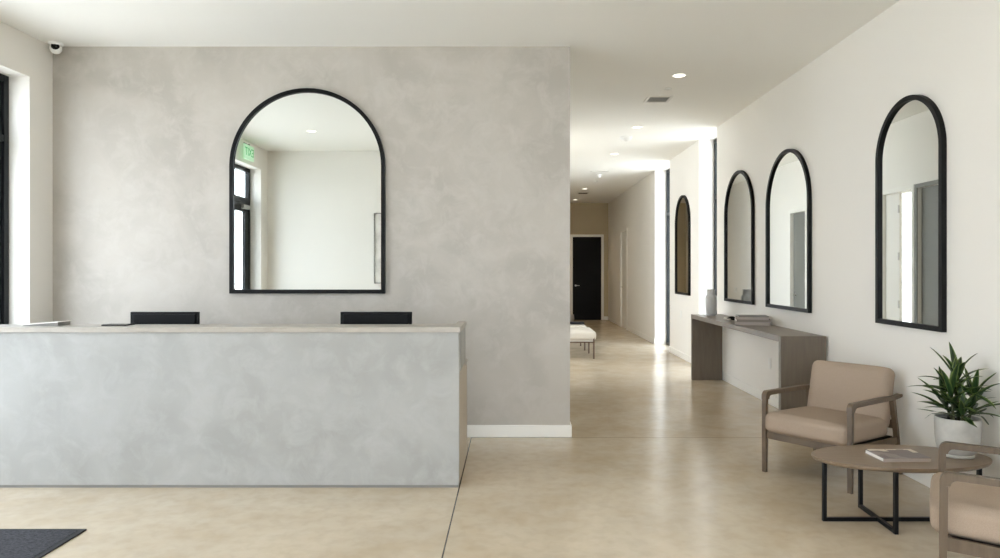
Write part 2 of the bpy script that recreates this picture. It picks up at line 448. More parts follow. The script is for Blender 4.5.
# black door at the hall end
d = sroot('door_2'); bm = BM()
box(bm, ED[0]-.07, ED[0], 20.284, 20.3, 0, 2.48, bev=.003); box(bm, ED[1], ED[1]+.07, 20.284, 20.3, 0, 2.48, bev=.003); box(bm, ED[0], ED[1], 20.284, 20.3, 2.41, 2.48, bev=.003)
obj('door_casing', bm, M['base'], d)
lf = obj('door_leaf', box(BM(), ED[0]+.001, ED[1]-.001, 20.33, 20.4, .001, 2.409, bev=.002), M['doorblack'], d)
lever(lf, (ED[0]+.09, 20.33, 1.0), (1, 0, 0), (0, -1, 0))
# white door in the right wall
d = sroot('door_3'); casing_y(XR, -1, RD[0], RD[1], 2.4, d)
lf = obj('door_leaf', box(BM(), XR+.02, XR+.065, RD[0]+.001, RD[1]-.001, .001, 2.399, bev=.002), M['doorwhite'], d)
lever(lf, (XR+.02, RD[1]-.09, 1.02), (0, -1, 0), (-1, 0, 0))
# grey door, hall left, near
d = sroot('door_4'); casing_y(XH, 1, DG[0], DG[1], 2.47, d, mm=M['doorgrey'], w=.05)
bm = box(BM(), XH-.09, XH-.045, DG[0]+.001, DG[1]-.001, .001, 2.469, bev=.002)
lf = obj('door_leaf', bm, M['doorgrey'], d)
lever(lf, (XH-.045, DG[0]+.09, 1.0), (0, 1, 0), (1, 0, 0))
# doorway to the bright side room with its leaf folded back
d = sroot('door_5'); casing_y(XH, 1, DA[0], DA[1], 2.47, d, w=.055)
lf = obj('door_leaf', box(BM(), XH-.07, XH-.03, 9.17, DA[1]-.006, .008, 2.46, bev=.002), M['doorwhite'], d)
for z in (1.0, 1.63, 2.25, .3):
    bm = BM(); cyl(bm, .009, .009, z-.05, z+.05, 12, (XH-.022, 9.165)); box(bm, XH-.031, XH-.026, 9.165, 9.2, z-.05, z+.05)
    h_ = obj('hinge', bm, M['steel'], lf)
# grey door, hall left, far
d = sroot('door_6'); casing_y(XH, 1, DM[0], DM[1], 2.47, d)
lf = obj('door_leaf', box(BM(), XH-.09, XH-.045, DM[0]+.001, DM[1]-.001, .001, 2.469, bev=.002), M['doorgrey'], d)
lever(lf, (XH-.045, DM[1]-.09, 1.0), (0, -1, 0), (1, 0, 0))

# ------------------------------------------------------------------ reception desk
DX0, DX1, DY = -3.92, -.352, 4.66
t = thing('reception_desk', 'long grey microcement reception desk with a pale stone transaction counter', 'desk', (0, DY, 0))
bm = box(BM(), DX0, DX1-.001, 0, .05, .018, 1.035, bev=.002)
box(bm, DX0, DX0+.05, .05, .52, .018, 1.035)
obj('front_panel', bm, M['deskcem'], t)
obj('toe_kick', box(BM(), DX0+.02, DX1-.006, .004, .75, 0, .018), M['toe'], t)
bm = prism(BM(), [(.052, .018), (.82, .018), (.82, .735), (.52, .735), (.52, 1.035), (.052, 1.035)], 'x', DX1-.045, DX1)
obj('side_panel', bm, M['laminate'], t)['label'] = 'pale beige laminate side panel'
# upper side cladding in microcement
obj('counter_support', prism(BM(), [(.052, .77), (.50, .77), (.53, .80), (.53, 1.036), (.052, 1.036)], 'x', DX1-.0005, DX1+.006), M['deskcem'], t)
bm = prism(BM(), [(DX0-.01, -.012), (DX1+.008, -.012), (DX1+.014, .54), (DX1-.05, .54), (DX1-.05, .25), (DX0-.01, .25)], 'z', 1.036, 1.069)
bevel_all(bm, .002, 1)
obj('transaction_counter', bm, M['counter'], t)
obj('work_surface', box(BM(), DX0+.05, DX1-.047, .052, .81, .715, .745, bev=.002), M['counter'], t)
obj('work_surface_edge', box(BM(), DX1-.046, DX1+.008, .535, .81, .736, .755, bev=.002), M['counter'], t)

# monitors
def monitor(label, x0, x1, y):
    cx = (x0+x1)/2; w = x1-x0
    m = thing('computer_monitor', label, 'monitor', (cx, y, .7465), 0, None)
    bm = box(BM(), -w/2, w/2, -.012, .012, .09, .39, bev=.004)
    obj('display_housing', bm, M['plastic'], m)
    obj('back_bulge', box(BM(), -w/2+.02, w/2-.02, -.022, -.011, .105, .375, bev=.008), M['plastic'], m)
    obj('screen', box(BM(), -w/2+.008, w/2-.008, .0118, .0135, .1, .382), M['screen'], m)
    bm = box(BM(), -.03, .03, -.045, -.02, .006, .25, bev=.004); obj('stand_neck', bm, M['plastic'], m)
    obj('stand_base', box(BM(), -.12, .12, -.12, .1, 0, .012, bev=.004), M['plastic'], m)
    return m
monitor('black monitor behind the desk counter, left of the arched mirror', -2.857, -2.345, 5.25)
monitor('black monitor behind the desk counter, nearer the desk end', -1.285, -.75, 5.25)
# keyboards on the work surface behind (one per place)
bm = prism(BM(), [(-.12, 0), (.12, 0), (.12, .024), (.08, .024), (-.11, .006)], 'y', -.07, .07)
t = thing('document_folder', 'pale wedge shaped folder lying on the left of the desk counter', 'folder', (-3.205, 4.82, 1.069), .03)
obj('folder_body', bm, M['toe'], t)
obj('folder_cover', prism(BM(), [(-.122, .006), (.123, .025), (.123, .029), (-.122, .010)], 'y', -.073, .073), M['paper'], t)
t = thing('tablet', 'thin black tablet lying on the counter beside the left monitor', 'tablet', (-2.715, 4.83, 1.069), 0)
obj('tablet_body', box(BM(), -.085, .085, -.06, .06, 0, .009, bev=.003), M['plastic'], t)
obj('tablet_screen', box(BM(), -.078, .078, -.053, .053, .0088, .0098), M['screen'], t)

# ------------------------------------------------------------------ mirrors
def arched_mirror(label, w, h, loc, rotz, fw=.034, fd=.035):
    m = thing('arched_mirror', label, 'mirror', loc, rotz)
    o = arch(w, h); i = [(x, z) for x, z in arch(w-2*fw, h-2*fw)]; i = [(x, z+fw) for x, z in i]
    obj('mirror_frame', ring(BM(), o, i, -fd, -.001), M['black'], m)
    g = [(x*(w-2*fw+.006)/(w-2*fw), z) for x, z in i]
    obj('mirror_glass', prism(BM(), g, 'y', -.016, -.004), M['mirror'], m)
    return m
arched_mirror('large black framed arched mirror on the grey plaster wall above the desk', 1.345, 1.775, (-1.77, YB, 1.247), 0)
def side_mirror(label, y0, y1):
    return arched_mirror(label, y1-y0, 1.615, (XR, (y0+y1)/2, 1.05), -PI/2)
side_mirror('black arched mirror on the white wall, nearest one, above the armchair', 4.49, 5.31)
side_mirror('black arched mirror on the white wall above the near half of the console', 6.51, 7.61)
side_mirror('black arched mirror on the white wall above the far end of the console', 8.04, 9.10)
side_mirror('narrow looking arched mirror between the two tall hall windows', 10.93, 11.85)

# ------------------------------------------------------------------ console and what stands on it
t = thing('console_table', 'long taupe wood waterfall console against the white wall', 'console table', (0, 6.17, 0))
bm = box(BM(), 2.37, 2.772, .055, 3.045, .812, .865, bev=.001); obj('console_top', bm, M['consoletop'], t)
obj('end_panel', box(BM(), 2.37, 2.772, 0, .055, 0, .865, bev=.002), M['console'], t)
obj('end_panel', box(BM(), 2.37, 2.772, 3.045, 3.1, 0, .865, bev=.002), M['console'], t)
CT = .865
prof = [(.052, 0), (.058, .008), (.06, .03), (.064, .034), (.066, .05), (.070, .07), (.073, .15), (.073, .235), (.069, .252), (.056, .265), (.053, .275), (.053, .33), (.056, .337), (.050, .338), (.047, .3), (.04, .28)]
o = obj('vase', lathe(BM(), prof), M['ceramic'], smooth=True, loc=(2.545, 8.95, CT))
tag(o, 'pale grey ceramic bottle vase at the far end of the console', 'vase')

def book(name, label, cat, w, d, h, loc, rz, cover, group=None, soft=False):
    """spine along -y edge"""
    b = thing(name, label, cat, loc, rz, group)
    obj('pages', box(BM(), -w/2+.004, w/2-.004, -d/2+.003, d/2-.004, .003, h-.003), M['paper'], b)
    bm = box(BM(), -w/2, w/2, -d/2, d/2, 0, .003); box(bm, -w/2, w/2, -d/2, d/2, h-.003, h); box(bm, -w/2, w/2, -d/2, -d/2+.003, .003, h-.003)
    obj('cover', bm, cover, b); return b
z = CT; base = (2.59, 7.55)
for i, (lab, w, dd, h, rz, c) in enumerate([
        ('mauve grey book at the bottom of the stack on the console', .36, .28, .031, -.30, 'cover3'),
        ('taupe book second from the bottom of the console stack', .35, .265, .027, -.22, 'cover1'),
        ('pinkish grey book third from the bottom of the console stack', .33, .255, .024, -.27, 'cover3'),
        ('grey magazine lying topmost on the console stack', .31, .25, .012, -.18, 'cover2')]):
    book('book', lab, 'book', w, dd, h, (base[0]+(0, .008, -.010, .004)[i], base[1]+(0, .012, -.004, .014)[i], z), rz, M[c], 'stack of books on the console')
    z += h
# small knotted ornament beside the books
t = thing('link_ornament', 'small black ornament with a pale end beside the console books', 'ornament', (2.505, 8.04, CT), .5)
def torus(bm, R, r, m, seg=20, s2=10):
    vs = [[bm.verts.new(m @ Vector(((R+r*math.cos(2*PI*j/s2))*math.cos(2*PI*i/seg), (R*.8+r*math.cos(2*PI*j/s2))*math.sin(2*PI*i/seg), r*math.sin(2*PI*j/s2)))) for j in range(s2)] for i in range(seg)]
    for i in range(seg):
        for j in range(s2):
            bm.faces.new((vs[i][j], vs[(i+1) % seg][j], vs[(i+1) % seg][(j+1) % s2], vs[i][(j+1) % s2]))
for k, (x, a) in enumerate(((-.045, .4), (.0, -.5), (.045, .5))):
    bm = BM(); torus(bm, .032, .011, Matrix.Translation((x, 0, .0285)) @ Matrix.Rotation(a, 4, 'X'))
    obj('ring_link', bm, M['paper'] if k == 0 else M['plastic'], t, smooth=True)

# ------------------------------------------------------------------ armchair
def armchair(label, loc, rz):
    c = thing('armchair', label, 'armchair', loc, rz, None)
    W = .325; T = .031
    for s in (-1, 1):
        xa, xb = sorted((s*W, s*(W-T)))
        # front leg: tapers towards the floor
        bm = prism(BM(), [(-.332, 0), (-.314, 0), (-.304, .30), (-.302, .52), (-.334, .52), (-.336, .30)], 'x', xa, xb)
        bevel_all(bm, .005, 2); obj('front_leg', bm, M['wood'], c, smooth=True)
        # armrest: rounded knuckle over the front leg, slim rear tip
        P = []
        for k in range(7):
            a = PI-PI/2*k/6; P.append((-.296+.038*math.cos(a), .542+.038*math.sin(a)))
        P += [(-.1, .577), (.12, .574), (.27, .566), (.385, .570), (.394, .562), (.385, .550), (.27, .540), (.12, .544), (-.1, .548), (-.250, .549)]
        for k in range(5):
            a = PI/2+PI/2*k/4; P.append((-.268+.026*math.cos(a), .523+.026*math.sin(a)))
        P += [(-.334, .518)]
        x0, x1 = sorted((s*(W+.003), s*(W-T-.004)))
        bm = prism(BM(), P, 'x', x0, x1); bevel_all(bm, .006, 2, 40); obj('armrest', bm, M['wood'], c, smooth=True)
        # rear leg raking back
        bm = prism(BM(), [(.375, 0), (.400, 0), (.345, .31), (.285, .555), (.250, .555), (.312, .31)], 'x', xa, xb)
        bevel_all(bm, .005, 2); obj('rear_leg', bm, M['wood'], c, smooth=True)
        bm = prism(BM(), [(-.31, .242), (.335, .225), (.325, .272), (-.31, .300)], 'x', *sorted((s*(W-.006), s*(W-T+.006))))
        obj('side_rail', bm, M['wood'], c)
    obj('front_rail', box(BM(), -W+T-.004, W-T+.004, -.322, -.290, .242, .302, bev=.004), M['wood'], c)
    obj('rear_rail', box(BM(), -W+T-.004, W-T+.004, .275, .30, .235, .28, bev=.003), M['wood'], c)
    obj('seat_deck', box(BM(), -W+T, W-T, -.29, .275, .268, .285), M['blackmetal'], c)
    bm = cushion(BM(), .595, .62, .135, .04, .012, mtx=Matrix.Translation((0, -.055, .356)) @ Matrix.Rotation(math.radians(-2), 4, 'X'))
    obj('seat_cushion', bm, M['fabric'], c, smooth=True)
    bm = cushion(BM(), .59, .12, .43, .045, .006, mtx=Matrix.Translation((0, .282, .542)) @ Matrix.Rotation(math.radians(-14), 4, 'X'))
    obj('back_cushion', bm, M['fabric'], c, smooth=True)
    bm = box(BM(), -W+T-.004, W-T+.004, -.012, .012, -.03, .03, bev=.004, mtx=Matrix.Translation((0, .322, .36)) @ Matrix.Rotation(math.radians(-14), 4, 'X'))
    obj('back_rail', bm, M['wood'], c)
    return c
ch1 = armchair('beige armchair with taupe wood frame standing between console and coffee table', (2.262, 4.986, 0), math.radians(-52.3))
ch2 = dup(ch1, 'beige armchair cut off by the right edge, in front of the coffee table', (2.298, 3.125, 0), math.radians(-121.1))
ch1['group'] = ch2['group'] = 'pair of beige lounge armchairs'

# ------------------------------------------------------------------ coffee table
TX, TY, TZ = 2.265, 4.085, .365
t = thing('coffee_table', 'oval taupe wood coffee table on crossed black metal legs', 'coffee table', (TX, TY, 0))
n = 160
def oval(a, b): return [(a*math.copysign(abs(math.cos(q))**.99, math.cos(q)), b*math.copysign(abs(math.sin(q))**.99, math.sin(q))) for q in [2*PI*i/n for i in range(n)]]
bm = BM()
vr = []
for s_, z_ in ((.955, TZ-.026), (.985, TZ-.020), (1, TZ-.010), (1, TZ-.002), (.997, TZ)):
    vr.append([bm.verts.new((x*s_, y*s_, z_)) for x, y in oval(.505, .27)])
for a, b in zip(vr, vr[1:]):
    for i in range(n): bm.faces.new((a[i], a[(i+1) % n], b[(i+1) % n], b[i]))
bm.faces.new(vr[0][::-1]); bm.faces.new(vr[-1])
obj('table_top', bm, M['tabletop'], t)
q = .011
legs = {'l': (1.805-TX, 4.045-TY), 'r': (2.70-TX, 4.045-TY), 'f': (2.108-TX, 3.845-TY), 'b': (2.125-TX, 4.268-TY)}
for k, (x, y) in legs.items():
    obj('leg', box(BM(), x-q, x+q, y-q, y+q, 0, TZ-.025, bev=.002), M['blackmetal'], t)
obj('base_bar', box(BM(), legs['l'][0], legs['r'][0], legs['l'][1]-q, legs['l'][1]+q, .0, .022, bev=.002), M['blackmetal'], t)
fx, fy = legs['f']; bx_, by_ = legs['b']
L_ = math.hypot(bx_-fx, by_-fy); an = math.atan2(by_-fy, bx_-fx)
bm = box(BM(), 0, L_, -q, q, .001, .023, bev=.002, mtx=Matrix.Translation((fx, fy, 0)) @ Matrix.Rotation(an, 4, 'Z'))
obj('base_bar', bm, M['blackmetal'], t)

# book on it
mk = bpy.data.materials.new('picture_cover'); mk.use_nodes = True
nt = mk.node_tree; N = nt.nodes; b = N['Principled BSDF']; b.inputs['Roughness'].default_value = .35
co = N.new('ShaderNodeTexCoord'); vo = N.new('ShaderNodeTexVoronoi'); vo.inputs['Scale'].default_value = 9; vo.distance = 'CHEBYCHEV'
mp = N.new('ShaderNodeMapping'); mp.inputs['Scale'].default_value = (1, 1.2, 1); mp.inputs['Location'].default_value = (.37, .14, 0)
rp = N.new('ShaderNodeValToRGB'); rp.color_ramp.interpolation = 'CONSTANT'
rp.color_ramp.elements[0].color = srgb(112, 100, 98); rp.color_ramp.elements[1].position = .45; rp.color_ramp.elements[1].color = srgb(220, 208, 192)
e = rp.color_ramp.elements.new(.75); e.color = srgb(142, 130, 124)
sepc = N.new('ShaderNodeSeparateColor')
nt.links.new(co.outputs['Object'], mp.inputs[0]); nt.links.new(mp.outputs[0], vo.inputs['Vector']); nt.links.new(vo.outputs['Color'], sepc.inputs[0])
nt.links.new(sepc.outputs[0], rp.inputs[0]); nt.links.new(rp.outputs[0], b.inputs['Base Color'])
bk = thing('picture_book', 'picture book with grey and cream cover lying on the coffee table', 'book', (2.232, 4.055, TZ), .02)
w, dd, h = .272, .20, .022
obj('pages', box(BM(), -w/2+.002, w/2-.004, -dd/2+.003, dd/2-.004, .0025, h-.0025), M['paper'], bk)
bm = box(BM(), -w/2, w/2, -dd/2, dd/2, 0, .0025); box(bm, -w/2, w/2, -dd/2, -dd/2+.003, .0025, h-.0025)
obj('cover_back', bm, M['cover3'], bk)
obj('cover_front', box(BM(), -w/2, w/2, -dd/2, dd/2, h-.0025, h), mk, bk)

# ------------------------------------------------------------------ potted plant
PX, PY = 2.60, 4.085
t = thing('potted_plant', 'leafy dark green dracaena in a pale concrete pot on the coffee table', 'plant', (PX, PY, TZ))
prof = [(.080, 0), (.085, .004), (.086, .014), (.082, .02), (.088, .026), (.104, .042), (.112, .075), (.116, .12), (.118, .18), (.119, .218), (.117, .226), (.110, .227), (.107, .218), (.105, .195)]
obj('pot', lathe(BM(), prof, 56), M['pot'], t, smooth=True)
obj('soil', lathe(BM(), [(.05, .19), (.106, .19), (.106, .203), (.06, .207)], 40), M['soil'], t, smooth=True)
def leaf(bm, uvl, p, az, e0, Ln, wd, droop, twist=0, n=9):
    pos = Vector(p); d = Vector((math.cos(az)*math.cos(e0), math.sin(az)*math.cos(e0), math.sin(e0)))
    side0 = Vector((-math.sin(az), math.cos(az), 0)); rows = []
    e = e0
    for i in range(n+1):
        s = i/n
        ww = wd*(.35+.65*math.sin(min(1, s*2.2)*PI/2))*(1-s**2.6)**.9+.0006
        d = Vector((math.cos(az)*math.cos(e), math.sin(az)*math.cos(e), math.sin(e)))
        up = side0.cross(d)*-1
        sd = (side0*math.cos(twist*s)+up*math.sin(twist*s)).normalized()
        fold = up*ww*.22
        rows.append((pos-sd*ww/2+fold, pos.copy(), pos+sd*ww/2+fold, s))
        pos = pos+d*(Ln/n); e -= droop/n*(.5+s)
    V = []
    for a, b, c, s in rows:
        tri = []
        for q_ in (a, b, c):
            lim = 2.782-PX
            if q_.x > lim-.05: q_.x = lim-.05+.05*math.tanh((q_.x-(lim-.05))/.05)
            rr = math.hypot(q_.x, q_.y); q_.z = max(q_.z, .236+.02*(1-min(1, rr/.13))) if rr < .135 else max(q_.z, .236-(rr-.135)*1.2)
            tri.append(bm.verts.new(q_))
        V.append(tri)
    for i in range(n):
        for k in range(2):
            f = bm.faces.new((V[i][k], V[i][k+1], V[i+1][k+1], V[i+1][k]))
            us = [(k/2, i/n), ((k+1)/2, i/n), ((k+1)/2, (i+1)/n), (k/2, (i+1)/n)]
            for lp, u in zip(f.loops, us): lp[uvl].uv = u
stems = [((-.035, -.02), (-.055, -.03), .36, 17), ((.02, .025), (.01, .02), .45, 20), ((.045, -.025), (.075, -.03), .34, 16), ((-.005, -.045), (-.015, -.075), .275, 12), ((.0, .05), (-.03, .08), .31, 13)]
for (b0, b1, zt, nl) in stems:
    bm = BM(); seg = 10; pr = None
    for i in range(7):
        s = i/6; c0 = Vector((b0[0]+(b1[0]-b0[0])*s, b0[1]+(b1[1]-b0[1])*s, .2+(zt-.2)*s)); r_ = .009-.003*s
        rg = [bm.verts.new(c0+Vector((r_*math.cos(2*PI*j/seg), r_*math.sin(2*PI*j/seg), 0))) for j in range(seg)]
        if pr:
            for j in range(seg): bm.faces.new((pr[j], pr[(j+1) % seg], rg[(j+1) % seg], rg[j]))
        pr = rg
    bm.faces.new(pr); obj('stem', bm, M['stem'], t, smooth=True)
    bm = BM(); uvl = bm.loops.layers.uv.new('UVMap')
    for k in range(nl):
        s = k/(nl-1); az = k*2.4+random.uniform(-.3, .3)
        e0 = math.radians(16+56*s**1.3+random.uniform(-8, 8))
        zz = zt-.12*(1-s)+.01
        u = (zz-.2)/(zt-.2)
        p = (b0[0]+(b1[0]-b0[0])*u, b0[1]+(b1[1]-b0[1])*u, zz)
        leaf(bm, uvl, p, az, e0, random.uniform(.19, .29)*(1-.2*s), random.uniform(.032, .046), random.uniform(.35, 1.15)*(1-.4*s), random.uniform(-.4, .4))
    o = obj('foliage', bm, M['leaf'], t, smooth=True)

# ------------------------------------------------------------------ benches in the hall
def bench(label, loc):
    b = thing('upholstered_bench', label, 'bench', loc, 0, 'cream benches in the hall')
    Wb, Db = .80, .74
    bm = cushion(BM(), Wb+.05, Db+.03, .16, .06, .012, mtx=Matrix.Translation((0, 0, .375))); obj('seat_cushion', bm, M['cream'], b, smooth=True)
    bm = BM()
    for z_ in (.262, .335):
        for s in (-1, 1):
            box(bm, -Wb/2+.01, Wb/2-.01, s*(Db/2+.004)-.006, s*(Db/2+.004)+.006, z_, z_+.02)
            box(bm, s*(Wb/2-.012)-.006, s*(Wb/2-.012)+.006, -Db/2, Db/2, z_ if z_ < .3 else .262, (z_ if z_ < .3 else .262)+.02)
    obj('frame_rail', bm, M['bronze'], b)
    obj('seat_base', box(BM(), -Wb/2+.015, Wb/2-.015, -Db/2+.012, Db/2-.012, .27, .31, bev=.005), M['cream'], b)
    for sx in (-1, 1):
        for sy in (-1, 1):
            x, y = sx*(Wb/2-.02), sy*(Db/2-.0)
            obj('leg', box(BM(), x-.011, x+.011, y-.011, y+.011, 0, .35, bev=.002), M['bronze'], b)
    return b
b1 = bench('cream upholstered bench on bronze legs, nearer of the two in the hall', (.955, 11.79, 0))
b2 = dup(b1, 'cream bench behind another one in the hall, mostly hidden', (.93, 12.98, 0))
t = thing('bench_gap_strip', 'dark strip imitating the shaded gap between the two hall benches', 'shade_strip', (.98, 12.74, .4765))  # dark strip added to imitate the shaded gap between the benches
obj('gap_shade', cushion(BM(), .66, .18, .03, .01, .002, n=6, mtx=Matrix.Translation((0, 0, .012))), M['gapdark'], t, smooth=True)
t = thing('planter', 'small grey round planter by the black door at the hall end', 'planter', (1.55, 19.0, 0))
obj('planter_bowl', lathe(BM(), [(.07, 0), (.1, .02), (.14, .12), (.13, .24), (.12, .24), (.11, .2)], 28), M['ceramic'], t, smooth=True)
obj('planter_soil', lathe(BM(), [(.06, .195), (.115, .195), (.115, .21), (.05, .215)], 24), M['soil'], t)

# ------------------------------------------------------------------ entrance mat
t = thing('entrance_mat', 'dark grey entrance carpet mat at the lower left corner', 'mat', (-3.12, 3.0, 0))
obj('carpet_pile', box(BM(), -.72, .72, -.87, .87, .001, .011, bev=.003), M['mat'], t)
bm = BM(); box(bm, -.75, .75, -.9, -.87, 0, .008); box(bm, -.75, .75, .87, .9, 0, .008); box(bm, -.75, -.72, -.87, .87, 0, .008); box(bm, .72, .75, -.87, .87, 0, .008)
obj('rubber_edge', bm, M['rubber'], t)

# ------------------------------------------------------------------ ceiling things
def downlight(label, x, y, power):
    t = thing('downlight', label, 'ceiling light', (x, y, H), 0, 'recessed ceiling downlights')
    bm = BM(); ring_o = [(.072*math.cos(2*PI*i/36), .072*math.sin(2*PI*i/36)) for i in range(36)]
    V = [[bm.verts.new((px*s, py*s, z_)) for px, py in ring_o] for s, z_ in ((1, -.0005), (.985, -.006), (.85, -.006), (.82, -.001))]
    for a, b in zip(V, V[1:]):
        for i in range(36): bm.faces.new((a[i], a[(i+1) % 36], b[(i+1) % 36], b[i]))
    obj('trim_ring', bm, M['white'], t, smooth=True)
    obj('lamp_lens', cyl(BM(), .060, .060, -.004, -.001, 36), M['lens'], t)
    la = bpy.data.lights.new('downlight_beam', 'SPOT'); la.energy = power; la.color = (1, .78, .52); la.shadow_soft_size = .05
    la.spot_size = math.radians(110); la.spot_blend = .8
    lo = bpy.data.objects.new('downlight_beam', la); COL.objects.link(lo); lo.parent = t; lo.location = (0, 0, -.02)
    return t
downlight('nearest bright downlight in the hall ceiling, beside the square vent', 1.664, 6.97, 10)
downlight('second downlight from the front along the hall ceiling', 1.70, 9.49, 10)
downlight('third downlight from the front, just past the first detector', 1.71, 11.7, 10)
downlight('fourth downlight, in the dim far part of the hall ceiling', 1.735, 16.7, 18)
downlight('farthest downlight, close to the black door', 1.74, 19.3, 22)
downlight('downlight seen only in the big arched mirror over the desk', -2.80, 2.36, 6)

t = thing('ceiling_vent', 'white framed square vent in the hall ceiling near the first downlight', 'vent', (1.655, 7.93, H))
bm = BM(); a, b_ = .140, .112
for x0, x1, y0, y1 in ((-a, a, -a, -b_), (-a, a, b_, a), (-a, -b_, -b_, b_), (b_, a, -b_, b_)): box(bm, x0, x1, y0, y1, -.010, 0)
obj('vent_frame', bm, M['ventmetal'], t)
obj('vent_backing', box(BM(), -b_, b_, -b_, b_, -.002, 0), M['ventdark'], t)
for k in range(7):
    y = -b_+.016+k*.032
    obj('slat', box(BM(), -b_, b_, -.009, .009, -.0012, .0012, mtx=Matrix.Translation((0, y, -.006)) @ Matrix.Rotation(.5, 4, 'X')), M['ventmetal'], t)
def detector(label, x, y, r=.055, kind='smoke_detector', dd=.04):
    t = thing(kind, label, 'detector', (x, y, H))
    obj('detector_body', lathe(BM(), [(r*.55, -dd), (r*.8, -dd*.85), (r, -dd*.4), (r*1.05, -.002), (r*1.05, 0)], 32), M['white'], t, smooth=True)
    obj('detector_sensor', lathe(BM(), [(r*.2, -dd-.006), (r*.35, -dd-.004), (r*.4, -dd+.002)], 20), M['ventmetal'], t, smooth=True)
    return t
def pxc(x, y):   # place on the ceiling from a pixel of the photograph
    D = 1.94*700/(270-y); return ((x-512)/700*D, D)
x, y = pxc(668, 88.5); detector('tiny sprinkler cover between the nearest downlight and the vent', x, y, .035, 'sprinkler_head', .012)
x, y = pxc(626, 137); detector('round white detector between the second and third downlights', x, y, .085, dd=.055)
x, y = pxc(599, 174.5); detector('small white detector hanging beneath the hall ceiling, past the third downlight', x, y, .06, dd=.07)
t = thing('linear_diffuser', 'thin dark linear air slot in the hall ceiling past the third downlight', 'vent', (2.0*0+(599.5-512)/700*1.94*700/99, 1.94*700/99, H))
bm = BM(); box(bm, -.18, .18, -.06, -.03, -.012, 0); box(bm, -.18, .18, .03, .06, -.012, 0); box(bm, -.18, -.16, -.03, .03, -.012, 0); box(bm, .16, .18, -.03, .03, -.012, 0)
obj('diffuser_frame', bm, M['ventmetal'], t); obj('diffuser_slot', box(BM(), -.16, .16, -.03, .03, -.004, 0), M['ventdark'], t)
x, y = pxc(595, 181); detector('small dark sprinkler head in the far hall ceiling', x, y, .05, 'sprinkler_head', .02)
t = thing('ceiling_vent', 'dark vent between the two farthest downlights', 'vent', (pxc(583, 193)[0], pxc(583, 193)[1], H))
obj('vent_frame', box(BM(), -.14, .14, -.14, .14, -.008, 0, bev=.002), M['ventmetal'], t); obj('vent_backing', box(BM(), -.11, .11, -.11, .11, -.011, -.007), M['ventdark'], t)

# security camera in the corner
t = thing('security_camera', 'small white turret security camera in the top left ceiling corner', 'camera', (-3.90, 5.985, H), math.radians(25))
obj('mount_base', lathe(BM(), [(.052, -.022), (.056, -.012), (.056, 0)], 32), M['white'], t, smooth=True)
bm = BM(); bmesh.ops.create_uvsphere(bm, u_segments=28, v_segments=18, radius=.047, matrix=Matrix.Translation((0, 0, -.047)))
eye = obj('camera_ball', bm, M['white'], t, smooth=True)
bm = BM(); rot = Matrix.Translation((0, 0, -.047)) @ Matrix.Rotation(math.radians(72), 4, 'X')
bmesh.ops.create_cone(bm, cap_ends=True, segments=28, radius1=.034, radius2=.028, depth=.024, matrix=rot @ Matrix.Translation((0, 0, .038)))
obj('lens_housing', bm, M['plastic'], eye, smooth=True)
bm = BM(); bmesh.ops.create_uvsphere(bm, u_segments=16, v_segments=10, radius=.014, matrix=rot @ Matrix.Translation((0, 0, .045)))
obj('lens', bm, M['screen'], eye, smooth=True)

# exit sign on the left wall over the entrance (seen in the desk mirror)
t = thing('exit_sign', 'green exit sign on a black arm over the entrance, seen in the desk mirror', 'sign', (XL+.06, 1.68, 3.2))
obj('sign_panel', box(BM(), -.012, .012, -.18, .18, -.11, .11, bev=.003), M['exitwhite'], t)
bm = BM(); box(bm, -.05, .012, -.01, .01, .11, .125); box(bm, -.065, -.045, -.05, .05, .09, .145); obj('bracket', bm, M['black'], t)
cu = bpy.data.curves.new('exit_text', 'FONT'); cu.body = 'EXIT'; cu.size = .17; cu.align_x = 'CENTER'; cu.align_y = 'CENTER'; cu.extrude = .001
tmp = bpy.data.objects.new('tmp_text', cu); COL.objects.link(tmp)
dg = bpy.context.evaluated_depsgraph_get(); me = bpy.data.meshes.new_from_object(tmp.evaluated_get(dg)); bpy.data.objects.remove(tmp)
me.materials.clear(); me.materials.append(M['exitgreen'])
o = bpy.data.objects.new('lettering', me); COL.objects.link(o); o.parent = t
o.matrix_local = Matrix.Translation((.0135, 0, 0)) @ Matrix(((0, 0, 1, 0), (1, 0, 0, 0), (0, 1, 0, 0), (0, 0, 0, 1)))

# framed print on the rear wall (its edge shows in the desk mirror)
t = thing('framed_print', 'thin framed pale print on the rear wall, its edge seen in the desk mirror', 'picture', (-2.05, .7, 1.23))
o_ = [(-.2, 0), (.2, 0), (.2, 1.15), (-.2, 1.15)]; i_ = [(-.185, .015), (.185, .015), (.185, 1.135), (-.185, 1.135)]
obj('picture_frame', ring(BM(), o_, i_, .002, .03), M['silver'], t)
obj('print', box(BM(), -.187, .187, .004, .014, .013, 1.137), M['canvas'], t)

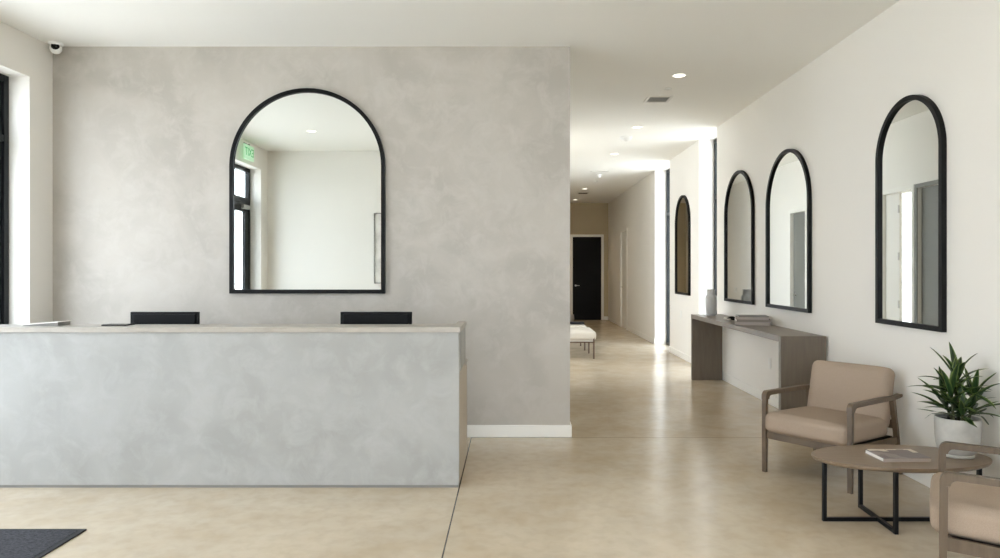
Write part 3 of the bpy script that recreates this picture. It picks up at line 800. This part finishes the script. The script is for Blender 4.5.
# wall plates
def plate(name, label, cat, loc, rz, kind='outlet', sx=.072, sz=.116):
    t = thing(name, label, cat, loc, rz)
    obj('cover_plate', box(BM(), -sx/2, sx/2, -.006, 0, -sz/2, sz/2, bev=.002), M['white'], t)
    if kind == 'outlet':
        for z_ in (-.027, .027): obj('socket', box(BM(), -.017, .017, -.008, -.005, z_-.015, z_+.015, bev=.002), M['base'], t)
    else:
        k = round(sx/.046)-1 or 1
        for j in range(max(1, k)): 
            x_ = (j-(k-1)/2)*.046
            obj('rocker', box(BM(), x_-.016, x_+.016, -.009, -.005, -.033, .033, bev=.002), M['base'], t)
    return t
plate('wall_outlet', 'white power outlet low on the wall under the console', 'outlet', (XR, 2.79*700/258, .44), -PI/2)
plate('wall_outlet', 'white power outlet low on the wall between the hall windows', 'outlet', (XR, 2.79*700/169, .72), -PI/2)
plate('light_switch', 'wide light switch plate on the hall left wall, seen in the far console mirror', 'switch', (XH, 15.8, 1.0), PI/2, 'switch', .2)

# plants outside the entrance, faint through the glass
def shrub(label, x, y, h):
    t = thing('garden_shrub', label, 'shrub', (x, y, -.16), 0, 'shrubs outside the glazed front')
    bm = BM()
    for k in range(9):
        a = random.uniform(0, 2*PI); l = h*random.uniform(.6, 1); tip = Vector((math.cos(a)*.35*l, math.sin(a)*.35*l, l))
        rot = Vector((0, 0, 1)).rotation_difference(tip.normalized()).to_matrix().to_4x4()
        bmesh.ops.create_cone(bm, cap_ends=True, segments=6, radius1=.014, radius2=.004, depth=l, matrix=Matrix.Translation(tip/2) @ rot)
    obj('branches', bm, M['stem'], t)
    bm = BM()
    for k in range(420):
        a = random.uniform(0, 2*PI); z_ = random.uniform(.3, 1.05)*h; r_ = random.uniform(0, .42)*h*(1.1-abs(z_/h-.7))
        c = Vector((math.cos(a)*r_, math.sin(a)*r_, z_)); u = Vector((random.gauss(0, 1), random.gauss(0, 1), random.gauss(0, 1))).normalized(); v = u.orthogonal().normalized()
        q_ = [c-u*.045, c+v*.018, c+u*.045, c-v*.018]; bm.faces.new([bm.verts.new(p) for p in q_])
    obj('foliage', bm, M['shrub'], t)
shrub('loose green shrub outside, nearest the glazed entrance door', -6.4, -.6, 2.2)
shrub('loose green shrub outside, further from the glazed entrance door', -7.6, 1.6, 1.8)

# ------------------------------------------------------------------ light
w = bpy.data.worlds.new('overcast'); S.world = w; w.use_nodes = True
nt = w.node_tree; N = nt.nodes; L = nt.links
bg = N['Background']; co = N.new('ShaderNodeTexCoord'); sp = N.new('ShaderNodeSeparateXYZ'); L.new(co.outputs['Generated'], sp.inputs[0])
rp = N.new('ShaderNodeValToRGB'); rp.color_ramp.elements[0].position = 0; rp.color_ramp.elements[0].color = (.86, .91, 1, 1)
rp.color_ramp.elements[1].position = .8; rp.color_ramp.elements[1].color = (.74, .85, 1, 1)
L.new(sp.outputs[2], rp.inputs[0]); L.new(rp.outputs[0], bg.inputs[0]); bg.inputs[1].default_value = 5.0

su = bpy.data.lights.new('sun', 'SUN'); su.energy = 12.5; su.angle = math.radians(1); su.color = (.95, .955, 1)
so = bpy.data.objects.new('sun', su); COL.objects.link(so); so.location = (0, 30, 40); so.rotation_euler = (math.radians(-35), 0, 0)
def portal(loc, rot, sx, sy):
    la = bpy.data.lights.new('window_portal', 'AREA'); la.shape = 'RECTANGLE'; la.size = sx; la.size_y = sy
    la.cycles.is_portal = True
    o = bpy.data.objects.new('window_portal', la); COL.objects.link(o); o.location = loc; o.rotation_euler = rot
R90 = PI/2
portal((XL-.3, 3.395, 1.52), (0, -R90, 0), 3.05, 4.8)      # left, shines +x
portal((XR+.36, sum(W1)/2, H/2), (0, R90, 0), H, W1[1]-W1[0])
portal((XR+.36, sum(W2)/2, H/2), (0, R90, 0), H, W2[1]-W2[0])
portal((.52, -3.15, H/2), (R90, 0, 0), 4.5, H)             # rear, shines +y
portal((-.9, 12.08, H/2), (-R90, 0, 0), 1.98, H)
portal((-2.6, 10, H/2), (0, -R90, 0), H, 3.4)

# ------------------------------------------------------------------ camera
cam = bpy.data.cameras.new('camera'); co_ = bpy.data.objects.new('camera', cam); COL.objects.link(co_)
co_.location = (0, 0, 1.45); co_.rotation_euler = (R90, 0, 0)
cam.sensor_width = 36; cam.lens = 25.2; cam.shift_x = -.012; cam.shift_y = -.009; cam.clip_start = .05; cam.clip_end = 300
S.camera = co_
S.view_settings.view_transform = 'Standard'; S.view_settings.look = 'None'; S.view_settings.gamma = 1; S.view_settings.use_curve_mapping = False
S.view_settings.exposure = 0.63
S.cycles.use_denoising = True
S.cycles.max_bounces = 14; S.cycles.diffuse_bounces = 8; S.cycles.glossy_bounces = 6; S.cycles.transparent_max_bounces = 12
S.cycles.caustics_reflective = False; S.cycles.caustics_refractive = False
S.cycles.sample_clamp_indirect = 6
